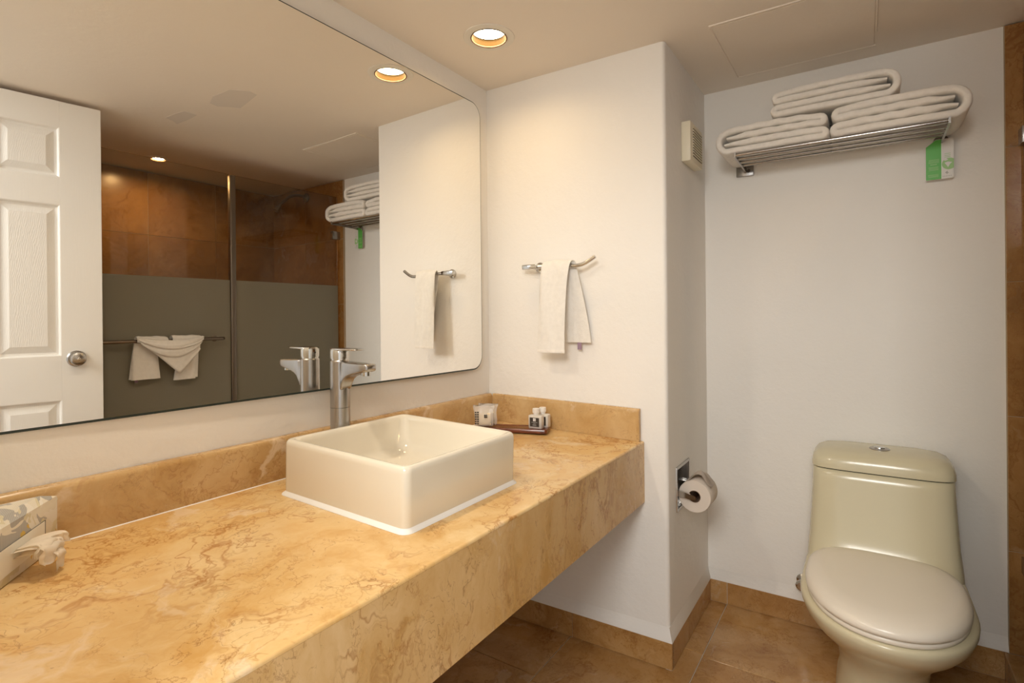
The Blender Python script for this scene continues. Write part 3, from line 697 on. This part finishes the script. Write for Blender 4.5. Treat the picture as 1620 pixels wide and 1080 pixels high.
ho_ = hg.location; A, B_, Z0, Z1 = .037, -.036, -.072, .060
card = [(A, Z0), (B_+.005, Z0), (B_, Z0+.005), (B_, Z1-.006), (B_+.006, Z1), (A-.026, Z1), (A, Z1-.022)]
obj('card', bm_prism(card, 0, .0008, 'x'), 'tag_white', hg, smooth=False)
obj('green_print', bm_prism([(A, Z0), (-.0035, Z0), (-.0035, Z1-.001), (A-.026, Z1-.001), (A, Z1-.022)], -.0004, 0, 'x'), 'tag_green', hg, smooth=False)
gc = (-.024, -.024); gp = [(max(B_, gc[0]+.019*math.cos(a)), gc[1]+.019*math.sin(a)) for a in [2*math.pi*k/28 for k in range(28)]]
obj('globe_print', bm_prism(gp, -.0004, 0, 'x'), 'tag_pale_green', hg, smooth=False)
obj('globe_print', bm_prism([(-.012, -.020), (-.020, -.017), (-.032, -.020), (-.026, -.026), (-.021, -.036), (-.018, -.030)], -.0007, -.0003, 'x'), 'tag_white', hg, smooth=False)
obj('globe_print', bm_prism([(-.008, -.010), (-.016, -.006), (-.022, -.010), (-.014, -.014)], -.0007, -.0003, 'x'), 'tag_white', hg, smooth=False)
for (a_, b__, z, w) in [(.033, .002, z, .0007) for z in (-.006, -.0095, -.013, -.0165)] + [(.026, .008, -.022, .0014)] + [(.033, .004, z, .0007) for z in (-.030, -.0335, -.037, -.0405, -.056, -.0595, -.063)]:
    obj('text_line', bm_box((-.0007, b__, z-w), (-.0003, a_-random.uniform(0, .004), z+w)), 'tag_pale_green', hg, smooth=False)
for z in (.010, .004, -.001): obj('text_line', bm_box((-.0007, -.028, z-.0006), (0, -.012, z+.0006)), 'tag_pale_green', hg, smooth=False)
obj('logo_print', bm_prism([(-.016, -.050), (-.020, -.047), (-.0195, -.0515), (-.0235, -.054), (-.0195, -.0555), (-.018, -.059), (-.0165, -.055), (-.013, -.053)], -.0007, 0, 'x'), 'print_grey', hg, smooth=False)
for i in range(6): obj('text_line', bm_box((-.0007, -.030+i*.0042, -.065), (0, -.0278+i*.0042, -.0632)), 'print_grey', hg, smooth=False)

# ------------------------------------------------------------------ toilet
TY = -1.302
tl_ = thing('toilet', 'cream one-piece ceramic toilet with closed lid against the alcove wall', 'toilet', (X2, TY, 0))
def sec(z, ub, uf, w, um, eb=5.0, ef=2.1, n=56):
    pts = []
    for k in range(n):
        a = 2*math.pi*k/n; c, s = math.cos(a), math.sin(a)
        if c >= 0: e = ef; r = uf-um
        else: e = eb; r = um-ub
        x = um + r*math.copysign(abs(c)**(2/e), c); y = w*math.copysign(abs(s)**(2/(e if c < 0 else 2.15)), s)
        pts.append((-x, y, z))
    return pts
bowl = [sec(.002, .10, .50, .122, .30, 4, 2.6), sec(.012, .098, .505, .124, .30, 4, 2.6), sec(.035, .10, .498, .118, .30, 4, 2.6), sec(.10, .095, .490, .112, .30, 4, 2.5), sec(.16, .08, .505, .118, .31, 4, 2.4), sec(.205, .06, .545, .138, .33, 4, 2.3),
        sec(.245, .045, .600, .163, .36, 4, 2.2), sec(.285, .035, .660, .187, .39, 4.5, 2.1), sec(.32, .03, .703, .202, .41, 5, 2.1), sec(.345, .028, .719, .209, .42, 5, 2.1), sec(.357, .028, .722, .210, .42, 5, 2.1), sec(.364, .030, .719, .207, .42, 5, 2.1), sec(.367, .035, .710, .200, .42, 5, 2.1)]
obj('bowl', bm_loft(bowl), 'toilet_ceramic', tl_, angle=70)
def tsec(z, ub, uf, w, e, n=56):
    pts = []
    um = (ub+uf)/2
    for k in range(n):
        a = 2*math.pi*k/n; c, s = math.cos(a), math.sin(a)
        e2 = e if c > 0 else 8
        pts.append((-(um + (uf-um)*math.copysign(abs(c)**(2/e2), c)), w*math.copysign(abs(s)**(2/e2), s), z))
    return pts
tank = [tsec(.30, .02, .30, .208, 5), tsec(.352, .018, .285, .2095, 5), tsec(.385, .016, .268, .2085, 5), tsec(.410, .014, .254, .2065, 5), tsec(.440, .012, .242, .204, 5), tsec(.49, .010, .231, .2015, 5), tsec(.56, .009, .219, .198, 5), tsec(.62, .009, .209, .1955, 5), tsec(.648, .009, .204, .194, 5), tsec(.650, .011, .200, .190, 5)]
obj('tank', bm_loft(tank), 'toilet_ceramic', tl_, angle=70)
obj('tank_seam', bm_loft([tsec(.6495, .012, .200, .190, 5), tsec(.655, .012, .200, .190, 5)]), 'dark_gap', tl_)
tlid = [tsec(.6535, .010, .205, .1945, 5), tsec(.6545, .008, .2085, .1975, 5), tsec(.668, .008, .2090, .1975, 5), tsec(.688, .008, .2055, .194, 4.6), tsec(.702, .009, .194, .184, 4), tsec(.711, .012, .172, .163, 3.4), tsec(.716, .02, .14, .12, 3), tsec(.7175, .04, .11, .06, 2.5)]
obj('tank_lid', bm_loft(tlid), 'toilet_ceramic', tl_, angle=70)
fb = obj('flush_button', bm_lathe([(.030, .713), (.030, .7185), (.027, .7205), (.0, .7208)], 32, None, (-.105, 0, 0), 'z', False), 'brushed_steel', tl_)
obj('button_half', bm_box((-.124, -.0008, .7205), (-.086, .0008, .7215)), 'dark_steel', fb)
obj('button_half', bm_lathe([(.018, .7207), (.017, .7235), (.0, .724)], 28, None, (-.105, 0, 0), 'z', False), 'chrome', fb)
seat = [sec(.368, .235, .712, .188, .43, 3.4, 2.1), sec(.370, .232, .716, .192, .43, 3.4, 2.1), sec(.380, .232, .716, .192, .43, 3.4, 2.1), sec(.382, .235, .712, .189, .43, 3.4, 2.1)]
obj('seat', bm_loft(seat), 'toilet_plastic', tl_, angle=70)
lidr = [sec(.3835, .230, .712, .188, .43, 3.2, 2.1), sec(.3845, .226, .719, .1945, .43, 3.2, 2.1), sec(.393, .224, .721, .1960, .43, 3.2, 2.1), sec(.403, .226, .716, .1930, .43, 3.2, 2.1), sec(.411, .234, .703, .184, .43, 3.2, 2.1), sec(.4165, .25, .680, .168, .43, 3, 2.1), sec(.4195, .28, .64, .14, .43, 2.8, 2.1), sec(.4212, .34, .56, .085, .43, 2.4, 2.1), sec(.4217, .40, .46, .03, .43, 2, 2)]
obj('seat_lid', bm_loft(lidr), 'toilet_plastic', tl_, angle=70)
for s in (-1, 1):
    obj('hinge', bm_lathe([(.012, -.024), (.013, -.020), (.013, .020), (.012, .024)], 20, None, (-.232, s*.075, .386), 'y'), 'toilet_plastic', tl_)
va = thing('shutoff_valve', 'small chrome shut-off valve on the wall left of the toilet', 'valve', (X2, -1.060, .168))
obj('escutcheon', bm_lathe([(.022, -.0005), (.022, -.004), (.012, -.010), (.008, -.012), (.008, -.045)], 24, None, (0, 0, 0), 'x'), 'chrome', va)
obj('handwheel', bm_lathe([(.010, -.045), (.019, -.048), (.020, -.058), (.014, -.064), (.0, -.065)], 20, None, (0, 0, 0), 'x', False), 'chrome', va)

# ------------------------------------------------------------------ towel folded over the shower door bar
bt = thing('draped_towel', 'cream towel swagged over the pull bar of the glass shower door', 'towel', (-.52, YG+.053, 1.076))
def leg(xt0, xt1, xb0, xb1, zb_, pleats, yf):
    c = []
    for i in range(13):
        t = i/12; z = .010 - t*(.010+1.076-zb_)
        c.append(((xt0+(xb0-xt0)*t+.52, yf+.006*t, z), (xt1+(xb1-xt1)*t+.52, yf+.004*t, z)))
    return strip_mesh(c, .016, 14)
for args in ((-.668, -.575, -.684, -.560, .892, 3, -.020), (-.664, -.60, -.690, -.63, .895, 2, -.029), (-.463, -.378, -.500, -.398, .876, 3, -.020), (-.44, -.372, -.455, -.382, .882, 2, -.029)):
    obj('hanging_end', leg(*args), 'towel_white', bt, angle=60)
# rolled tops over the bar
for x0, x1 in ((-.668, -.535), (-.515, -.372)):
    c = []
    for i in range(15):
        a = math.radians(-20 + 220*i/14); r = .0175
        c.append(((x0+.52, -math.cos(a)*-r*1.0, r*math.sin(a)+.002), (x1+.52, math.cos(a)*r, (r-.003)*math.sin(a)+.001)))
    obj('bar_wrap', strip_mesh(c, .012, 12), 'towel_white', bt, angle=60)
# swag hanging in front: stacked curved bands closing to a point
sw_b = []
for (zl_, zr_, drop, yo, thk, narrow) in ((.020, .018, .026, .052, .016, 0.0), (.006, .006, .052, .042, .016, .008), (-.010, -.010, .122, .030, .016, .022)):
    top_, bot_ = [], []
    for i in range(25):
        s = i/24; x = -.662 + narrow + (.285 - 1.6*narrow)*s + .52
        f = math.sin(math.pi*s)**.8
        pk = max(0, 1-abs(s-.60)/.55)**1.15 if drop > .1 else f
        ztop = zl_ + (zr_-zl_)*s - .018*f; zbot = ztop - .018 - drop*pk
        yy = yo*(.45+.55*f)
        top_.append((x, yy, ztop)); bot_.append((x, yy + .006*pk, zbot))
    sw_b.append((top_, bot_, thk))
for top_, bot_, thk in sw_b:
    obj('swag_fold', strip_mesh(list(zip(top_, bot_)), thk, 10), 'towel_white', bt, angle=60)
obj('care_tag', bm_box((-.664+.52, -.030, .878-1.076), (-.650+.52, -.029, .896-1.076)), 'label_purple', bt, smooth=False)

# ------------------------------------------------------------------ ceiling downlights (each with its own light)
def downlight(label, x, y, lens, power, col, r=.058, spread=None, dp=.0):
    d = thing('ceiling_downlight', label, 'ceiling light', (x, y, H), (0, 0, 0), 'recessed ceiling downlights')
    obj('trim_ring', bm_lathe([(r+.026, -.0002), (r+.025, -.0022), (r+.010, -.004), (r+.002, -.003), (r+.002, .004)], 48, None, (0, 0, 0), 'z', False), 'lamp_trim', d, angle=50)
    obj('dark_rim', bm_lathe([(r+.0022, -.0035), (r+.0005, -.0052), (r-.002, -.0035), (r-.002, .002)], 48, None, (0, 0, 0), 'z', False), 'lamp_ring', d, angle=50)
    obj('reflector', bm_lathe([(r-.002, -.001), (r-.003, .030), (r-.003, .036)], 48, None, (0, 0, 0), 'z', False), 'lamp_gold', d, angle=50)
    obj('lens', bm_lathe([(r-.003, .022-dp), (r*.6, .0215-dp), (r*.2, .021-dp)], 48, None, (0, 0, 0), 'z', True), lens, d, angle=50)
    l = bpy.data.lights.new('downlight_lamp', 'AREA'); l.shape = 'DISK'; l.size = 2*(r-.010); l.energy = power; l.color = col
    if spread: l.spread = spread
    lo = bpy.data.objects.new('downlight_lamp', l); COL.objects.link(lo); lo.location = (0, 0, .019-dp); lo.parent = d
    return d
LAMPS = [(-.334, -.242, .058), (-1.30, -.26, .058), (-.377, -2.10, .036)]
for x, y, r in LAMPS:
    c = obj('cutter', bm_lathe([(r+.001, -.02), (r+.001, .05)], 48, None, (x, y, H), 'z', True), None)
    m = ce.modifiers.new('b', 'BOOLEAN'); m.operation = 'DIFFERENCE'; m.solver = 'EXACT'; m.object = c
    bpy.context.view_layer.update()
    me = bpy.data.meshes.new_from_object(ce.evaluated_get(bpy.context.evaluated_depsgraph_get()))
    ce.modifiers.clear(); ce.data = me; bpy.data.objects.remove(c)
downlight('lit recessed ceiling downlight near the mirror and pillar corner', -.334, -.242, 'lamp_lens', 1.5, (1.0, .66, .30))
downlight('lit recessed ceiling downlight over the tissue box end of the counter', -1.30, -.26, 'lamp_lens', 7.0, (1.0, .89, .73))
downlight('lit recessed ceiling downlight inside the glass shower', -.377, -2.10, 'shower_lens', 3.4, (1.0, .60, .26), .036, None, .018)
